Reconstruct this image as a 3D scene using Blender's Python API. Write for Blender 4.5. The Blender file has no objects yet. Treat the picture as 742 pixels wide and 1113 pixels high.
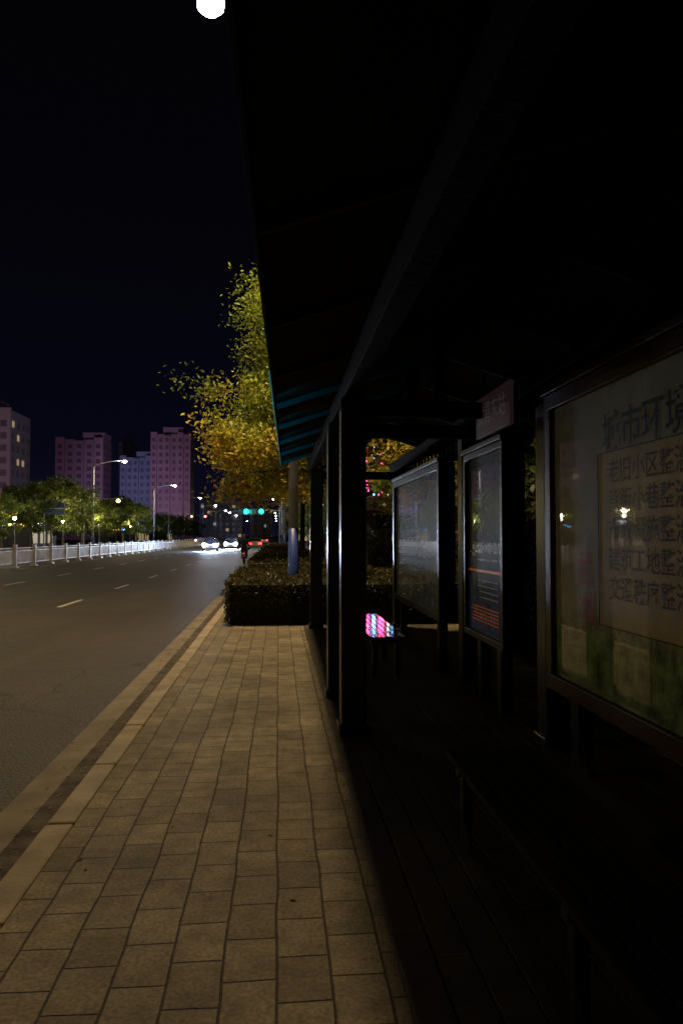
import bpy, bmesh, math, random
from mathutils import Vector, Matrix
R = math.radians
scene = bpy.context.scene
random.seed(7)

# ------------------------------------------------------------------ materials
def mat(name, col, rough=0.7, metal=0.0, coat=0.0, emit=None, estr=0.0, var=0.0, vscale=5.0,
        bump=0.0, bscale=40.0, spec=0.5, coords='Object'):
    m = bpy.data.materials.new(name); m.use_nodes = True
    nt = m.node_tree; N = nt.nodes; L = nt.links
    b = N['Principled BSDF']
    b.inputs['Base Color'].default_value = (*col, 1)
    b.inputs['Roughness'].default_value = rough
    b.inputs['Metallic'].default_value = metal
    b.inputs['Coat Weight'].default_value = coat
    b.inputs['Coat Roughness'].default_value = 0.03
    b.inputs['Specular IOR Level'].default_value = spec
    if emit:
        b.inputs['Emission Color'].default_value = (*emit, 1)
        b.inputs['Emission Strength'].default_value = estr
    if var > 0 or bump > 0:
        tc = N.new('ShaderNodeTexCoord')
    if var > 0:
        no = N.new('ShaderNodeTexNoise'); no.inputs['Scale'].default_value = vscale
        no.inputs['Detail'].default_value = 4
        L.new(tc.outputs[coords], no.inputs['Vector'])
        cr = N.new('ShaderNodeValToRGB')
        cr.color_ramp.elements[0].position = 0.3; cr.color_ramp.elements[1].position = 0.7
        cr.color_ramp.elements[0].color = (*[c*(1-var) for c in col], 1)
        cr.color_ramp.elements[1].color = (*[min(1, c*(1+var)) for c in col], 1)
        L.new(no.outputs['Fac'], cr.inputs['Fac']); L.new(cr.outputs['Color'], b.inputs['Base Color'])
    if bump > 0:
        n2 = N.new('ShaderNodeTexNoise'); n2.inputs['Scale'].default_value = bscale
        n2.inputs['Detail'].default_value = 3
        L.new(tc.outputs[coords], n2.inputs['Vector'])
        bp = N.new('ShaderNodeBump'); bp.inputs['Strength'].default_value = bump
        bp.inputs['Distance'].default_value = 0.01
        L.new(n2.outputs['Fac'], bp.inputs['Height']); L.new(bp.outputs['Normal'], b.inputs['Normal'])
    return m

def leaf_mat(name, stops, scale=0.8, zmix=None):
    m = bpy.data.materials.new(name); m.use_nodes = True
    nt = m.node_tree; N = nt.nodes; L = nt.links
    b = N['Principled BSDF']; out = N['Material Output']
    tc = N.new('ShaderNodeTexCoord')
    no = N.new('ShaderNodeTexNoise'); no.inputs['Scale'].default_value = scale; no.inputs['Detail'].default_value = 2
    L.new(tc.outputs['Object'], no.inputs['Vector'])
    n2 = N.new('ShaderNodeTexNoise'); n2.inputs['Scale'].default_value = scale*14; n2.inputs['Detail'].default_value = 0
    L.new(tc.outputs['Object'], n2.inputs['Vector'])
    ad = N.new('ShaderNodeMath'); ad.operation = 'MULTIPLY_ADD'; ad.inputs[1].default_value = 0.45
    L.new(n2.outputs['Fac'], ad.inputs[0]); L.new(no.outputs['Fac'], ad.inputs[2])
    src = ad.outputs[0]
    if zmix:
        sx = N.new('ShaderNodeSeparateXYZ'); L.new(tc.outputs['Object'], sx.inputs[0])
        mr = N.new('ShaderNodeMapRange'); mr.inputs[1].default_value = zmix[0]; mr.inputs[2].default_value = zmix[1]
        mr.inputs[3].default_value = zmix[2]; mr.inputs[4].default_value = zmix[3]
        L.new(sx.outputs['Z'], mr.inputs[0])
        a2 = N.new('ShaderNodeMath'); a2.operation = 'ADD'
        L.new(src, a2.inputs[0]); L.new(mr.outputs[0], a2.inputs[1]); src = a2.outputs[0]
    cr = N.new('ShaderNodeValToRGB'); e = cr.color_ramp.elements
    rm = N.new('ShaderNodeMapRange'); rm.inputs[1].default_value = 0.45; rm.inputs[2].default_value = 1.2
    L.new(src, rm.inputs[0]); src = rm.outputs[0]
    e[0].position = stops[0][0]; e[0].color = (*stops[0][1], 1)
    e[1].position = stops[-1][0]; e[1].color = (*stops[-1][1], 1)
    for p, c in stops[1:-1]:
        q = e.new(p); q.color = (*c, 1)
    L.new(src, cr.inputs['Fac']); L.new(cr.outputs['Color'], b.inputs['Base Color'])
    b.inputs['Roughness'].default_value = 0.5
    tr = N.new('ShaderNodeBsdfTranslucent'); L.new(cr.outputs['Color'], tr.inputs['Color'])
    mx = N.new('ShaderNodeMixShader'); mx.inputs[0].default_value = 0.4
    L.new(b.outputs[0], mx.inputs[1]); L.new(tr.outputs[0], mx.inputs[2]); L.new(mx.outputs[0], out.inputs['Surface'])
    return m

# ------------------------------------------------------------------ mesh builder
class MB:
    def __init__(s): s.v = []; s.f = []; s.m = []
    def box(s, x0, x1, y0, y1, z0, z1, mi=0):
        n = len(s.v)
        s.v += [(x0,y0,z0),(x1,y0,z0),(x1,y1,z0),(x0,y1,z0),(x0,y0,z1),(x1,y0,z1),(x1,y1,z1),(x0,y1,z1)]
        for q in ((0,3,2,1),(4,5,6,7),(0,1,5,4),(1,2,6,5),(2,3,7,6),(3,0,4,7)):
            s.f.append(tuple(n+i for i in q)); s.m.append(mi)
    def quad(s, a, b, c, d, mi=0):
        n = len(s.v); s.v += [a, b, c, d]; s.f.append((n, n+1, n+2, n+3)); s.m.append(mi)
    def tube(s, pts, rad, seg=10, mi=0, caps=True):
        base = len(s.v); P = [Vector(p) for p in pts]
        for i, p in enumerate(P):
            d = (P[min(i+1, len(P)-1)] - P[max(i-1, 0)]).normalized()
            up = Vector((0,0,1)) if abs(d.z) < 0.9 else Vector((0,1,0))
            a = d.cross(up).normalized(); b = d.cross(a).normalized()
            r = rad[i] if isinstance(rad, (list, tuple)) else rad
            for k in range(seg):
                t = 2*math.pi*k/seg
                s.v.append(tuple(p + a*math.cos(t)*r + b*math.sin(t)*r))
        for i in range(len(P)-1):
            for k in range(seg):
                k2 = (k+1) % seg
                s.f.append((base+i*seg+k, base+i*seg+k2, base+(i+1)*seg+k2, base+(i+1)*seg+k)); s.m.append(mi)
        if caps:
            s.f.append(tuple(base+k for k in reversed(range(seg)))); s.m.append(mi)
            s.f.append(tuple(base+(len(P)-1)*seg+k for k in range(seg))); s.m.append(mi)
    def prism_x(s, prof, x0, x1, mi=0):
        n = len(s.v); k = len(prof)
        s.v += [(x0, y, z) for y, z in prof] + [(x1, y, z) for y, z in prof]
        s.f.append(tuple(n+i for i in range(k))); s.m.append(mi)
        s.f.append(tuple(n+k+i for i in reversed(range(k)))); s.m.append(mi)
        for i in range(k):
            j = (i+1) % k
            s.f.append((n+i, n+k+i, n+k+j, n+j)); s.m.append(mi)
    def mesh(s, name, mats, smooth=False):
        me = bpy.data.meshes.new(name); me.from_pydata(s.v, [], s.f); me.update()
        for m in mats: me.materials.append(m)
        me.polygons.foreach_set('material_index', s.m)
        if smooth: me.polygons.foreach_set('use_smooth', [True]*len(me.polygons))
        me.update(); return me
    def obj(s, name, mats, parent=None, loc=(0,0,0), rot=0.0, smooth=False, bevel=0.0, fix=False):
        me = s.mesh(name, mats, smooth)
        if fix:
            bm = bmesh.new(); bm.from_mesh(me); bmesh.ops.recalc_face_normals(bm, faces=bm.faces); bm.to_mesh(me); bm.free()
        o = bpy.data.objects.new(name, me); scene.collection.objects.link(o)
        o.location = loc; o.rotation_euler = (0, 0, rot)
        if parent: o.parent = parent
        if bevel > 0:
            b = o.modifiers.new('bevel', 'BEVEL'); b.width = bevel; b.segments = 2; b.limit_method = 'ANGLE'
        return o

def empty(name, loc=(0,0,0), rot=0.0):
    e = bpy.data.objects.new(name, None); scene.collection.objects.link(e)
    e.location = loc; e.rotation_euler = (0,0,rot); e.empty_display_size = 0.2
    return e

def light(kind, name, loc, energy, col, parent=None, radius=0.2, target=None, cone=None, blend=0.5):
    l = bpy.data.lights.new(name, kind); l.energy = energy; l.color = col
    l.shadow_soft_size = radius
    if kind == 'SPOT':
        l.spot_size = R(cone or 150); l.spot_blend = blend
    o = bpy.data.objects.new(name, l); scene.collection.objects.link(o); o.location = loc
    if target is not None:
        d = Vector(target) - Vector(loc); o.rotation_euler = d.to_track_quat('-Z', 'Y').to_euler()
    if parent: o.parent = parent
    return o

WARM = (1.0, 0.72, 0.38)
COOL = (1.0, 0.80, 0.50)

# ------------------------------------------------------------------ world
w = bpy.data.worlds.new('World'); scene.world = w; w.use_nodes = True
N = w.node_tree.nodes; L = w.node_tree.links
bg = N['Background']
sky = N.new('ShaderNodeTexSky'); sky.sky_type = 'NISHITA'; sky.sun_disc = False
sky.sun_elevation = R(-4); sky.sun_rotation = R(200)
mul = N.new('ShaderNodeMix'); mul.data_type = 'RGBA'; mul.blend_type = 'MULTIPLY'; mul.inputs[0].default_value = 1
mul.inputs[7].default_value = (0.001, 0.001, 0.0015, 1)
L.new(sky.outputs[0], mul.inputs[6])
tc = N.new('ShaderNodeTexCoord'); sx = N.new('ShaderNodeSeparateXYZ'); L.new(tc.outputs['Generated'], sx.inputs[0])
cr = N.new('ShaderNodeValToRGB'); e = cr.color_ramp.elements
e[0].position = 0.0; e[0].color = (0.0042, 0.0036, 0.0115, 1)
e[1].position = 0.75; e[1].color = (0.0008, 0.0008, 0.0011, 1)
q = e.new(0.12); q.color = (0.0019, 0.0019, 0.0066, 1)
q = e.new(0.35); q.color = (0.0011, 0.0011, 0.0026, 1)
L.new(sx.outputs['Z'], cr.inputs['Fac'])
ad = N.new('ShaderNodeMix'); ad.data_type = 'RGBA'; ad.blend_type = 'ADD'; ad.inputs[0].default_value = 1
L.new(mul.outputs[2], ad.inputs[6]); L.new(cr.outputs[0], ad.inputs[7])
L.new(ad.outputs[2], bg.inputs['Color']); bg.inputs['Strength'].default_value = 1.0

moon = bpy.data.lights.new('moon_light', 'SUN'); moon.energy = 0.003; moon.angle = R(0.5); moon.color = (0.7, 0.8, 1.0)
mo = bpy.data.objects.new('moon_light', moon); scene.collection.objects.link(mo); mo.rotation_euler = (R(40), 0, R(-30))

# ------------------------------------------------------------------ ground
m_soil = mat('soil', (0.06, 0.05, 0.035), 0.95, var=0.4, vscale=2, bump=0.5)
g = MB(); g.quad((-900,-300,-0.17),(900,-300,-0.17),(900,1500,-0.17),(-900,1500,-0.17)); g.obj('ground', [m_soil])

m_asph = bpy.data.materials.new('asphalt'); m_asph.use_nodes = True
N = m_asph.node_tree.nodes; L = m_asph.node_tree.links; b = N['Principled BSDF']
tc = N.new('ShaderNodeTexCoord')
def noise(scale, detail=6, vec=None, mapping=None):
    n = N.new('ShaderNodeTexNoise'); n.inputs['Scale'].default_value = scale; n.inputs['Detail'].default_value = detail
    if mapping:
        mp = N.new('ShaderNodeMapping'); mp.inputs['Scale'].default_value = mapping
        L.new(tc.outputs['Object'], mp.inputs[0]); L.new(mp.outputs[0], n.inputs['Vector'])
    else: L.new(tc.outputs['Object'], n.inputs['Vector'])
    return n
n1 = noise(0.45, 6); n2 = noise(45, 3); n3 = noise(1.0, 4, mapping=(1.8, 0.06, 1)); n4 = noise(5, 4)
cr = N.new('ShaderNodeValToRGB'); e = cr.color_ramp.elements
e[0].position = 0.38; e[0].color = (0.016, 0.0128, 0.0078, 1); e[1].position = 0.62; e[1].color = (0.054, 0.044, 0.028, 1)
mx = N.new('ShaderNodeMix'); mx.inputs[0].default_value = 0.5
L.new(n1.outputs['Fac'], mx.inputs[2]); L.new(n3.outputs['Fac'], mx.inputs[3])
mxb = N.new('ShaderNodeMix'); mxb.inputs[0].default_value = 0.3
L.new(mx.outputs[0], mxb.inputs[2]); L.new(n4.outputs['Fac'], mxb.inputs[3])
mx2 = N.new('ShaderNodeMix'); mx2.inputs[0].default_value = 0.40
L.new(mxb.outputs[0], mx2.inputs[2]); L.new(n2.outputs['Fac'], mx2.inputs[3])
L.new(mx2.outputs[0], cr.inputs['Fac'])
vo = N.new('ShaderNodeTexVoronoi'); vo.feature = 'DISTANCE_TO_EDGE'; vo.inputs['Scale'].default_value = 0.16
wv = noise(1.2, 4)
vs = N.new('ShaderNodeVectorMath'); vs.operation = 'SCALE'; vs.inputs['Scale'].default_value = 1.3
va = N.new('ShaderNodeVectorMath'); va.operation = 'ADD'
L.new(wv.outputs['Color'], vs.inputs[0]); L.new(vs.outputs[0], va.inputs[0]); L.new(tc.outputs['Object'], va.inputs[1]); L.new(va.outputs[0], vo.inputs['Vector'])
ck = N.new('ShaderNodeMapRange'); ck.inputs[1].default_value = 0.0; ck.inputs[2].default_value = 0.006
ck.inputs[3].default_value = 0.35; ck.inputs[4].default_value = 1.0
L.new(vo.outputs['Distance'], ck.inputs[0])
mm = N.new('ShaderNodeMix'); mm.data_type = 'RGBA'; mm.blend_type = 'MULTIPLY'; mm.inputs[0].default_value = 1
L.new(cr.outputs[0], mm.inputs[6]); L.new(ck.outputs[0], mm.inputs[7]); L.new(mm.outputs[2], b.inputs['Base Color'])
b.inputs['Roughness'].default_value = 0.65
b.inputs['Specular IOR Level'].default_value = 0.25
bp = N.new('ShaderNodeBump'); bp.inputs['Strength'].default_value = 0.9; bp.inputs['Distance'].default_value = 0.014
L.new(n2.outputs['Fac'], bp.inputs['Height']); L.new(bp.outputs[0], b.inputs['Normal'])
g = MB(); g.quad((-25,-60,-0.15),(-1.2,-60,-0.15),(-1.2,900,-0.15),(-25,900,-0.15)); g.obj('road', [m_asph])
g = MB(); g.quad((-200,150,-0.146),(-25,150,-0.146),(-25,172,-0.146),(-200,172,-0.146))
g.quad((-1.2,150,0.006),(200,150,0.006),(200,172,0.006),(-1.2,172,0.006)); g.obj('cross_road', [m_asph])

m_gut = mat('gutter_concrete', (0.16, 0.133, 0.092), 0.9, var=0.35, vscale=3, bump=0.4)
m_dirt = mat('gutter_dirt', (0.060, 0.048, 0.031), 0.95, var=0.75, vscale=6, bump=1.0, bscale=60)
g = MB(); g.quad((-1.64,-10,-0.146),(-1.43,-10,-0.146),(-1.43,148,-0.146),(-1.64,148,-0.146),0)
g.quad((-1.43,-10,-0.145),(-1.2,-10,-0.145),(-1.2,148,-0.145),(-1.43,148,-0.145),1); g.obj('gutter', [m_gut, m_dirt])

m_paint = mat('worn_road_paint', (0.42, 0.41, 0.35), 0.7, var=0.35, vscale=12)
g = MB()
for X in (-5.05, -9.1):
    y = 5.6 if X > -6 else 1.5
    while y < 146:
        g.quad((X-0.06,y,-0.146),(X+0.06,y,-0.146),(X+0.06,y+2.0,-0.146),(X-0.06,y+2.0,-0.146)); y += 6.0
for X in (-17.2, -21):
    y = 3.0
    while y < 146:
        g.quad((X-0.06,y,-0.146),(X+0.06,y,-0.146),(X+0.06,y+2.0,-0.146),(X-0.06,y+2.0,-0.146)); y += 6.0
g.quad((-12.9,-10,-0.146),(-12.78,-10,-0.146),(-12.78,146,-0.146),(-12.9,146,-0.146))
for i in range(14):
    x = -2.2-i*0.8
    g.quad((x-0.4,142,-0.142),(x,142,-0.142),(x,146,-0.142),(x-0.4,146,-0.142))
g.obj('lane_markings', [m_paint])

def paving(name, BW, RH):
    global N, L, tc
    m = bpy.data.materials.new(name); m.use_nodes = True
    N = m.node_tree.nodes; L = m.node_tree.links; b = N['Principled BSDF']
    tc = N.new('ShaderNodeTexCoord'); sp = N.new('ShaderNodeSeparateXYZ'); cb = N.new('ShaderNodeCombineXYZ')
    wn = noise(1.3, 3); wsub = N.new('ShaderNodeVectorMath'); wsub.operation='SUBTRACT'; wsub.inputs[1].default_value=(0.5,0.5,0.5)
    wsc = N.new('ShaderNodeVectorMath'); wsc.operation='SCALE'; wsc.inputs['Scale'].default_value=0.04
    wad = N.new('ShaderNodeVectorMath'); wad.operation='ADD'
    L.new(wn.outputs['Color'], wsub.inputs[0]); L.new(wsub.outputs[0], wsc.inputs[0])
    L.new(wsc.outputs[0], wad.inputs[0]); L.new(tc.outputs['Object'], wad.inputs[1])
    L.new(wad.outputs[0], sp.inputs[0]); L.new(sp.outputs['Y'], cb.inputs['X']); L.new(sp.outputs['X'], cb.inputs['Y'])
    br = N.new('ShaderNodeTexBrick'); L.new(cb.outputs[0], br.inputs['Vector'])
    br.inputs['Scale'].default_value = 1; br.inputs['Brick Width'].default_value = BW; br.inputs['Row Height'].default_value = RH
    br.inputs['Mortar Size'].default_value = 0.006; br.inputs['Mortar Smooth'].default_value = 0.8; br.inputs['Bias'].default_value = 0.0
    br.offset = 0.5; br.offset_frequency = 2
    br.inputs['Color1'].default_value = (0.125, 0.100, 0.062, 1); br.inputs['Color2'].default_value = (0.205, 0.168, 0.108, 1)
    br.inputs['Mortar'].default_value = (0.028, 0.021, 0.012, 1)
    n1 = noise(1.3, 6); n2 = noise(60, 3); n3 = noise(9, 5)
    def rng(s, a, c):
        mr = N.new('ShaderNodeMapRange'); mr.inputs[1].default_value = 0.3; mr.inputs[2].default_value = 0.7
        mr.inputs[3].default_value = a; mr.inputs[4].default_value = c; L.new(s.outputs['Fac'], mr.inputs[0]); return mr
    def mulm(a, c):
        mu = N.new('ShaderNodeMath'); mu.operation = 'MULTIPLY'; L.new(a.outputs[0], mu.inputs[0]); L.new(c.outputs[0], mu.inputs[1]); return mu
    mu2 = mulm(mulm(rng(n1,.60,1.28), rng(n3,.70,1.22)), rng(n2,.64,1.36))
    mm = N.new('ShaderNodeMix'); mm.data_type = 'RGBA'; mm.blend_type = 'MULTIPLY'; mm.inputs[0].default_value = 1
    L.new(br.outputs['Color'], mm.inputs[6]); L.new(mu2.outputs[0], mm.inputs[7]); L.new(mm.outputs[2], b.inputs['Base Color'])
    b.inputs['Roughness'].default_value = 0.85
    bp = N.new('ShaderNodeBump'); bp.inputs['Strength'].default_value = 0.9; bp.inputs['Distance'].default_value = 0.008; bp.invert = True
    L.new(br.outputs['Fac'], bp.inputs['Height'])
    bp2 = N.new('ShaderNodeBump'); bp2.inputs['Strength'].default_value = 0.7; bp2.inputs['Distance'].default_value = 0.005
    L.new(n2.outputs['Fac'], bp2.inputs['Height']); L.new(bp.outputs[0], bp2.inputs['Normal']); L.new(bp2.outputs[0], b.inputs['Normal'])
    return m
m_pave = paving('paving_tiles', 0.255, 0.185)
g = MB(); g.quad((-1.05,-40,0),(9,-40,0),(9,148,0),(-1.05,148,0))
g.quad((9,-40,-0.17),(9,148,-0.17),(9,148,0),(9,-40,0)); g.obj('pavement', [m_pave])
g = MB(); g.box(-34,-25.15,-10,148,-0.16,0); g.obj('far_pavement', [m_pave])

m_kerb = mat('kerb_stone', (0.25, 0.205, 0.137), 0.85, var=0.3, vscale=4, bump=0.6, bscale=50)
g = MB(); y = -4.0
while y < 148:
    dz = random.uniform(-0.003, 0.004); dx = random.uniform(-0.003, 0.003)
    g.box(-1.2+dx, -1.054, y+0.003, y+0.993, -0.168, 0.006+dz); y += 1.0
g.obj('kerb', [m_kerb], bevel=0.014)
g = MB(); g.box(-25.15,-25.0,-10,148,-0.16,0.01); g.obj('kerb', [m_kerb])

m_fl = mat('dry_leaf', (0.13, 0.085, 0.035), 0.8, var=0.5, vscale=30)
g = MB()
for i in range(2400):
    y = random.uniform(0.5, 30)
    if random.random() < 0.85: x = -1.22-abs(random.gauss(0, 0.13)); z = -0.137
    else: x = random.uniform(-1.0, 0.4); z = 0.006
    if z > 0 and random.random() < 0.7: continue
    s = random.uniform(0.006, 0.022); a = random.uniform(0, 6.28); t = random.uniform(-0.3, 0.5)
    c, d = math.cos(a)*s, math.sin(a)*s
    g.quad((x+c, y+d, z), (x-d*.5, y+c*.5, z+s*t*.6+.003), (x-c, y-d, z), (x+d*.5, y-c*.5, z))
g.obj('fallen_leaves', [m_fl])

# ------------------------------------------------------------------ bus shelter
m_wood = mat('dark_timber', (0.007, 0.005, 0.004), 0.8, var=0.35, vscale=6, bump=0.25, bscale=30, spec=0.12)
m_deck = mat('deck_timber', (0.040, 0.030, 0.021), 0.65, var=0.45, vscale=4, bump=0.4, bscale=30)
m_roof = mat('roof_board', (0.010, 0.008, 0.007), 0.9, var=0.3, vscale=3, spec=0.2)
m_teal = mat('rafter_cyan_lit', (0.008, 0.16, 0.21), 0.35, var=0.15, vscale=5)  # cyan light on the far rafters, put into their base colour
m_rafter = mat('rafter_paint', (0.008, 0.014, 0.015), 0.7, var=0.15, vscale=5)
m_cyan_strip = mat('added_cyan_strip', (0.1,0.3,0.3), 0.4, emit=(0.02, 0.50, 0.70), estr=0.20)  # added glowing strip, a guessed source for the cyan eave light
m_post = mat('dark_painted_post', (0.026, 0.022, 0.020), 0.34, var=0.25, vscale=5, bump=0.12, bscale=25)
shelter = empty('bus_shelter')
EX, EZ, RX, RZ, BX = -0.125, 2.70, 1.45, 3.22, 3.05
Y0, Y1 = -5.2, 12.4  # near end lengthened out of view to block the lamp behind the camera
ROT = -0.0155
g = MB()
prof = [(EX, EZ+0.03), (RX, RZ+0.03), (BX, EZ+0.03), (BX, EZ+0.08), (RX, RZ+0.1), (EX, EZ+0.08)]
g.v += [(x, Y0, z) for x, z in prof]+[(x, Y1, z) for x, z in prof]
g.f.append(tuple(range(5,-1,-1))); g.f.append(tuple(range(6,12)))
for i in range(6):
    j = (i+1) % 6; g.f.append((i, j, 6+j, 6+i))
g.m += [0]*8
y = Y0+0.1
while y < Y1:
    for (xa, xb) in ((EX, RX), (BX, RX)):
        g.tube([(xa, y, EZ+0.09), (xb, y, RZ+0.11)], 0.035, 6, 0)
    y += 0.28
g.tube([(RX, Y0-0.05, RZ+0.14), (RX, Y1+0.05, RZ+0.14)], 0.09, 8, 0)
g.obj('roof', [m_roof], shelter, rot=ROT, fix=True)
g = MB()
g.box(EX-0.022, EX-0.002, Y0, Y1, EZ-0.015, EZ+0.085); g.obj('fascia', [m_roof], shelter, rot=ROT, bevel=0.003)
g = MB(); g.box(EX-0.030, EX-0.024, 5.4, Y1, EZ-0.013, EZ+0.02, 0)
g.obj('added_cyan_strip', [m_cyan_strip], shelter, rot=ROT)
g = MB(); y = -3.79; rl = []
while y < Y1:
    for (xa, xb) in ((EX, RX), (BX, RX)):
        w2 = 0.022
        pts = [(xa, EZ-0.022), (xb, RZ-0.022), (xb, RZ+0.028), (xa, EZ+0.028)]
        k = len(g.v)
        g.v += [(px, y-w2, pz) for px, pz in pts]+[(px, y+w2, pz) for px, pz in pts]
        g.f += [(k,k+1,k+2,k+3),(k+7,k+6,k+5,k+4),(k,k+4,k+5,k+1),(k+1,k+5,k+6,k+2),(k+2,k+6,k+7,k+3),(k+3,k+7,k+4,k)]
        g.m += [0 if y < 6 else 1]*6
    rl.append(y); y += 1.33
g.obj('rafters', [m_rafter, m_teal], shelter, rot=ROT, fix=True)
for yy in rl:
    if yy > 6:
        light('SPOT', 'added_cyan_spot', (EX+0.10+0.0155*yy, yy-0.40, EZ-0.10), 0.5, (0.03, 0.72, 1.0), shelter, 0.04, target=(EX+0.25+0.0155*yy, yy-0.05, EZ+0.3), cone=150, blend=0.4)  # added spots that throw cyan light onto the rafters
g = MB()
for x, z in ((0.55, 2.72), (1.93, 2.72)):
    g.box(x-0.06, x+0.06, Y0+0.1, Y1-0.1, z-0.17, z)
for y in (-4.4, 1.0, 5.55, 6.75, 11.8):
    g.box(0.50, 2.0, y+0.03, y+0.12, 2.42, 2.54)
    g.box(1.2, 1.3, y+0.03, y+0.12, 2.543, 3.1)
g.box(RX-0.05, RX+0.05, Y0+.1, Y1-.1, RZ-0.17, RZ-0.035)
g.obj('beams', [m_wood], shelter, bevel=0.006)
g = MB()
def column(g, x0, x1, y0, y1, top=2.55, base=True):
    g.box(x0, x1, y0, y1, 0.02, top)
    if base: g.box(x0-0.02, x1+0.02, y0-0.02, y1+0.02, 0.021, 0.1)
column(g, 0.47, 0.66, 5.5, 5.69)
column(g, 0.455, 0.645, 6.75, 6.94)
column(g, 0.51, 0.70, 11.75, 11.94)
column(g, 0.445, 0.635, -4.45, -4.26)
for y in (-4.45, 0.95, 5.02, 7.35, 11.75):
    column(g, 1.86, 2.05, y, y+0.19)
g.obj('columns', [m_post], shelter, bevel=0.012)
g = MB()
g.box(1.93, 1.96, 7.37, 11.74, 2.36, 2.39)
k = 7.45
while k < 11.7: g.box(1.93, 1.96, k, k+0.025, 2.391, 2.55); k += 0.22
g.obj('lattice', [m_wood], shelter)
g = MB(); x = 0.42
while x < 2.55:
    y = -4.9+random.random()*-0.8
    while y < 12.2:
        y2 = min(12.2, y+2.6)
        g.box(x, x+0.128, y+0.003, y2-0.003, 0.003, 0.024+random.uniform(-0.002, 0.002)); y = y2
    x += 0.136
g.obj('deck', [m_deck], shelter, bevel=0.003)

m_frame = mat('display_frame', (0.065, 0.022, 0.015), 0.45, var=0.25, vscale=6, bump=0.1)
m_frame2 = mat('display_frame_dark', (0.026, 0.018, 0.014), 0.4, var=0.2)
def glassy(name, stops, estr, nz=0.5, mottle_z=0.95, ior=1.75):
    m = bpy.data.materials.new(name); m.use_nodes = True
    N = m.node_tree.nodes; L = m.node_tree.links; b = N['Principled BSDF']
    tc = N.new('ShaderNodeTexCoord'); sp = N.new('ShaderNodeSeparateXYZ'); L.new(tc.outputs['Object'], sp.inputs[0])
    no = N.new('ShaderNodeTexNoise'); no.inputs['Scale'].default_value = 3.5; no.inputs['Detail'].default_value = 5
    L.new(tc.outputs['Object'], no.inputs['Vector'])
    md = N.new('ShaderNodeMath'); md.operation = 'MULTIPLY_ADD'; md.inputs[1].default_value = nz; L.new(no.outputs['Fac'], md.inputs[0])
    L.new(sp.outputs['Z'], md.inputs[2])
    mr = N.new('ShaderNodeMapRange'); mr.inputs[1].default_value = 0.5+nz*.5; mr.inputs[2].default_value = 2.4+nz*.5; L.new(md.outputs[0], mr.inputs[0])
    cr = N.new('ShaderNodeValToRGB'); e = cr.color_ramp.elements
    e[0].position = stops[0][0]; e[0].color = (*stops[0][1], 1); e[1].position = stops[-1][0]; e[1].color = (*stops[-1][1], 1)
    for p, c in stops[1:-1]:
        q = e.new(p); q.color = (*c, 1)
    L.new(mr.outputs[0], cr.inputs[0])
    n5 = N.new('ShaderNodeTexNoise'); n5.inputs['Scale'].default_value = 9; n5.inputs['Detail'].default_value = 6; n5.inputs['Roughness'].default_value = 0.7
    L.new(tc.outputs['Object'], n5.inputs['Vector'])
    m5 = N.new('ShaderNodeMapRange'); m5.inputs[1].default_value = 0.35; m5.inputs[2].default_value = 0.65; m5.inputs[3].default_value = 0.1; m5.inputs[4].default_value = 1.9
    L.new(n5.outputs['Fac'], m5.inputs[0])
    zz = N.new('ShaderNodeMapRange'); zz.inputs[1].default_value = mottle_z; zz.inputs[2].default_value = mottle_z+0.12
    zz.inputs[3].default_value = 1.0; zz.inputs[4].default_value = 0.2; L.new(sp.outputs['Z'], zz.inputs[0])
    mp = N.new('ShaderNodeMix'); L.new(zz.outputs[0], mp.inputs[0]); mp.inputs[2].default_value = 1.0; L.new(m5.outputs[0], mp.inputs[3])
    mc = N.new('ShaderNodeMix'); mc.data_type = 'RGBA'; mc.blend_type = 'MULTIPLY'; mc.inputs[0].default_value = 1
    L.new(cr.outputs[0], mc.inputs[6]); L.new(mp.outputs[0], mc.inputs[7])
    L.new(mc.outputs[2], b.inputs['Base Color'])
    L.new(mc.outputs[2], b.inputs['Emission Color']); b.inputs['Emission Strength'].default_value = estr  # weak emission added to brighten the panels
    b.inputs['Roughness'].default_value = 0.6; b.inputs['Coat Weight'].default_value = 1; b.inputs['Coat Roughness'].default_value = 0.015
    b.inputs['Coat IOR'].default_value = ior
    return m
m_p1 = glassy('poster_pale', [(0, (0.06,0.08,0.02)), (0.22, (0.10,0.125,0.026)), (0.30, (0.17,0.135,0.055)), (0.75,(0.18,0.15,0.075)), (1, (0.13,0.13,0.085))], 0.055, ior=1.5)  # greener and more mottled towards the bottom
m_p1b = glassy('poster_panel_amber', [(0, (0.23,0.145,0.045)), (1, (0.23,0.16,0.055))], 0.07, mottle_z=0.3, ior=1.5)
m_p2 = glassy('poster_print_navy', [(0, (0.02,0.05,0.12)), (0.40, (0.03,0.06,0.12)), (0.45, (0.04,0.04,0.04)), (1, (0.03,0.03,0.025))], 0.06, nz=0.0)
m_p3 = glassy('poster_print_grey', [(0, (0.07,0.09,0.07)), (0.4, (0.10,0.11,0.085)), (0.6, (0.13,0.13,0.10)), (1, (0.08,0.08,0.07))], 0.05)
m_ink_g = mat('ink_green', (0.004, 0.020, 0.014), 0.6, coat=0.6)
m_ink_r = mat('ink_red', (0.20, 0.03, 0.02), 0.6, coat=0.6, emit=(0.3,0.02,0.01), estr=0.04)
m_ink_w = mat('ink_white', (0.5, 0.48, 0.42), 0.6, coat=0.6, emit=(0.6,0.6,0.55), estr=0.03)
m_dark_ink = mat('ink_brown', (0.030, 0.012, 0.006), 0.6, coat=0.6)
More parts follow.
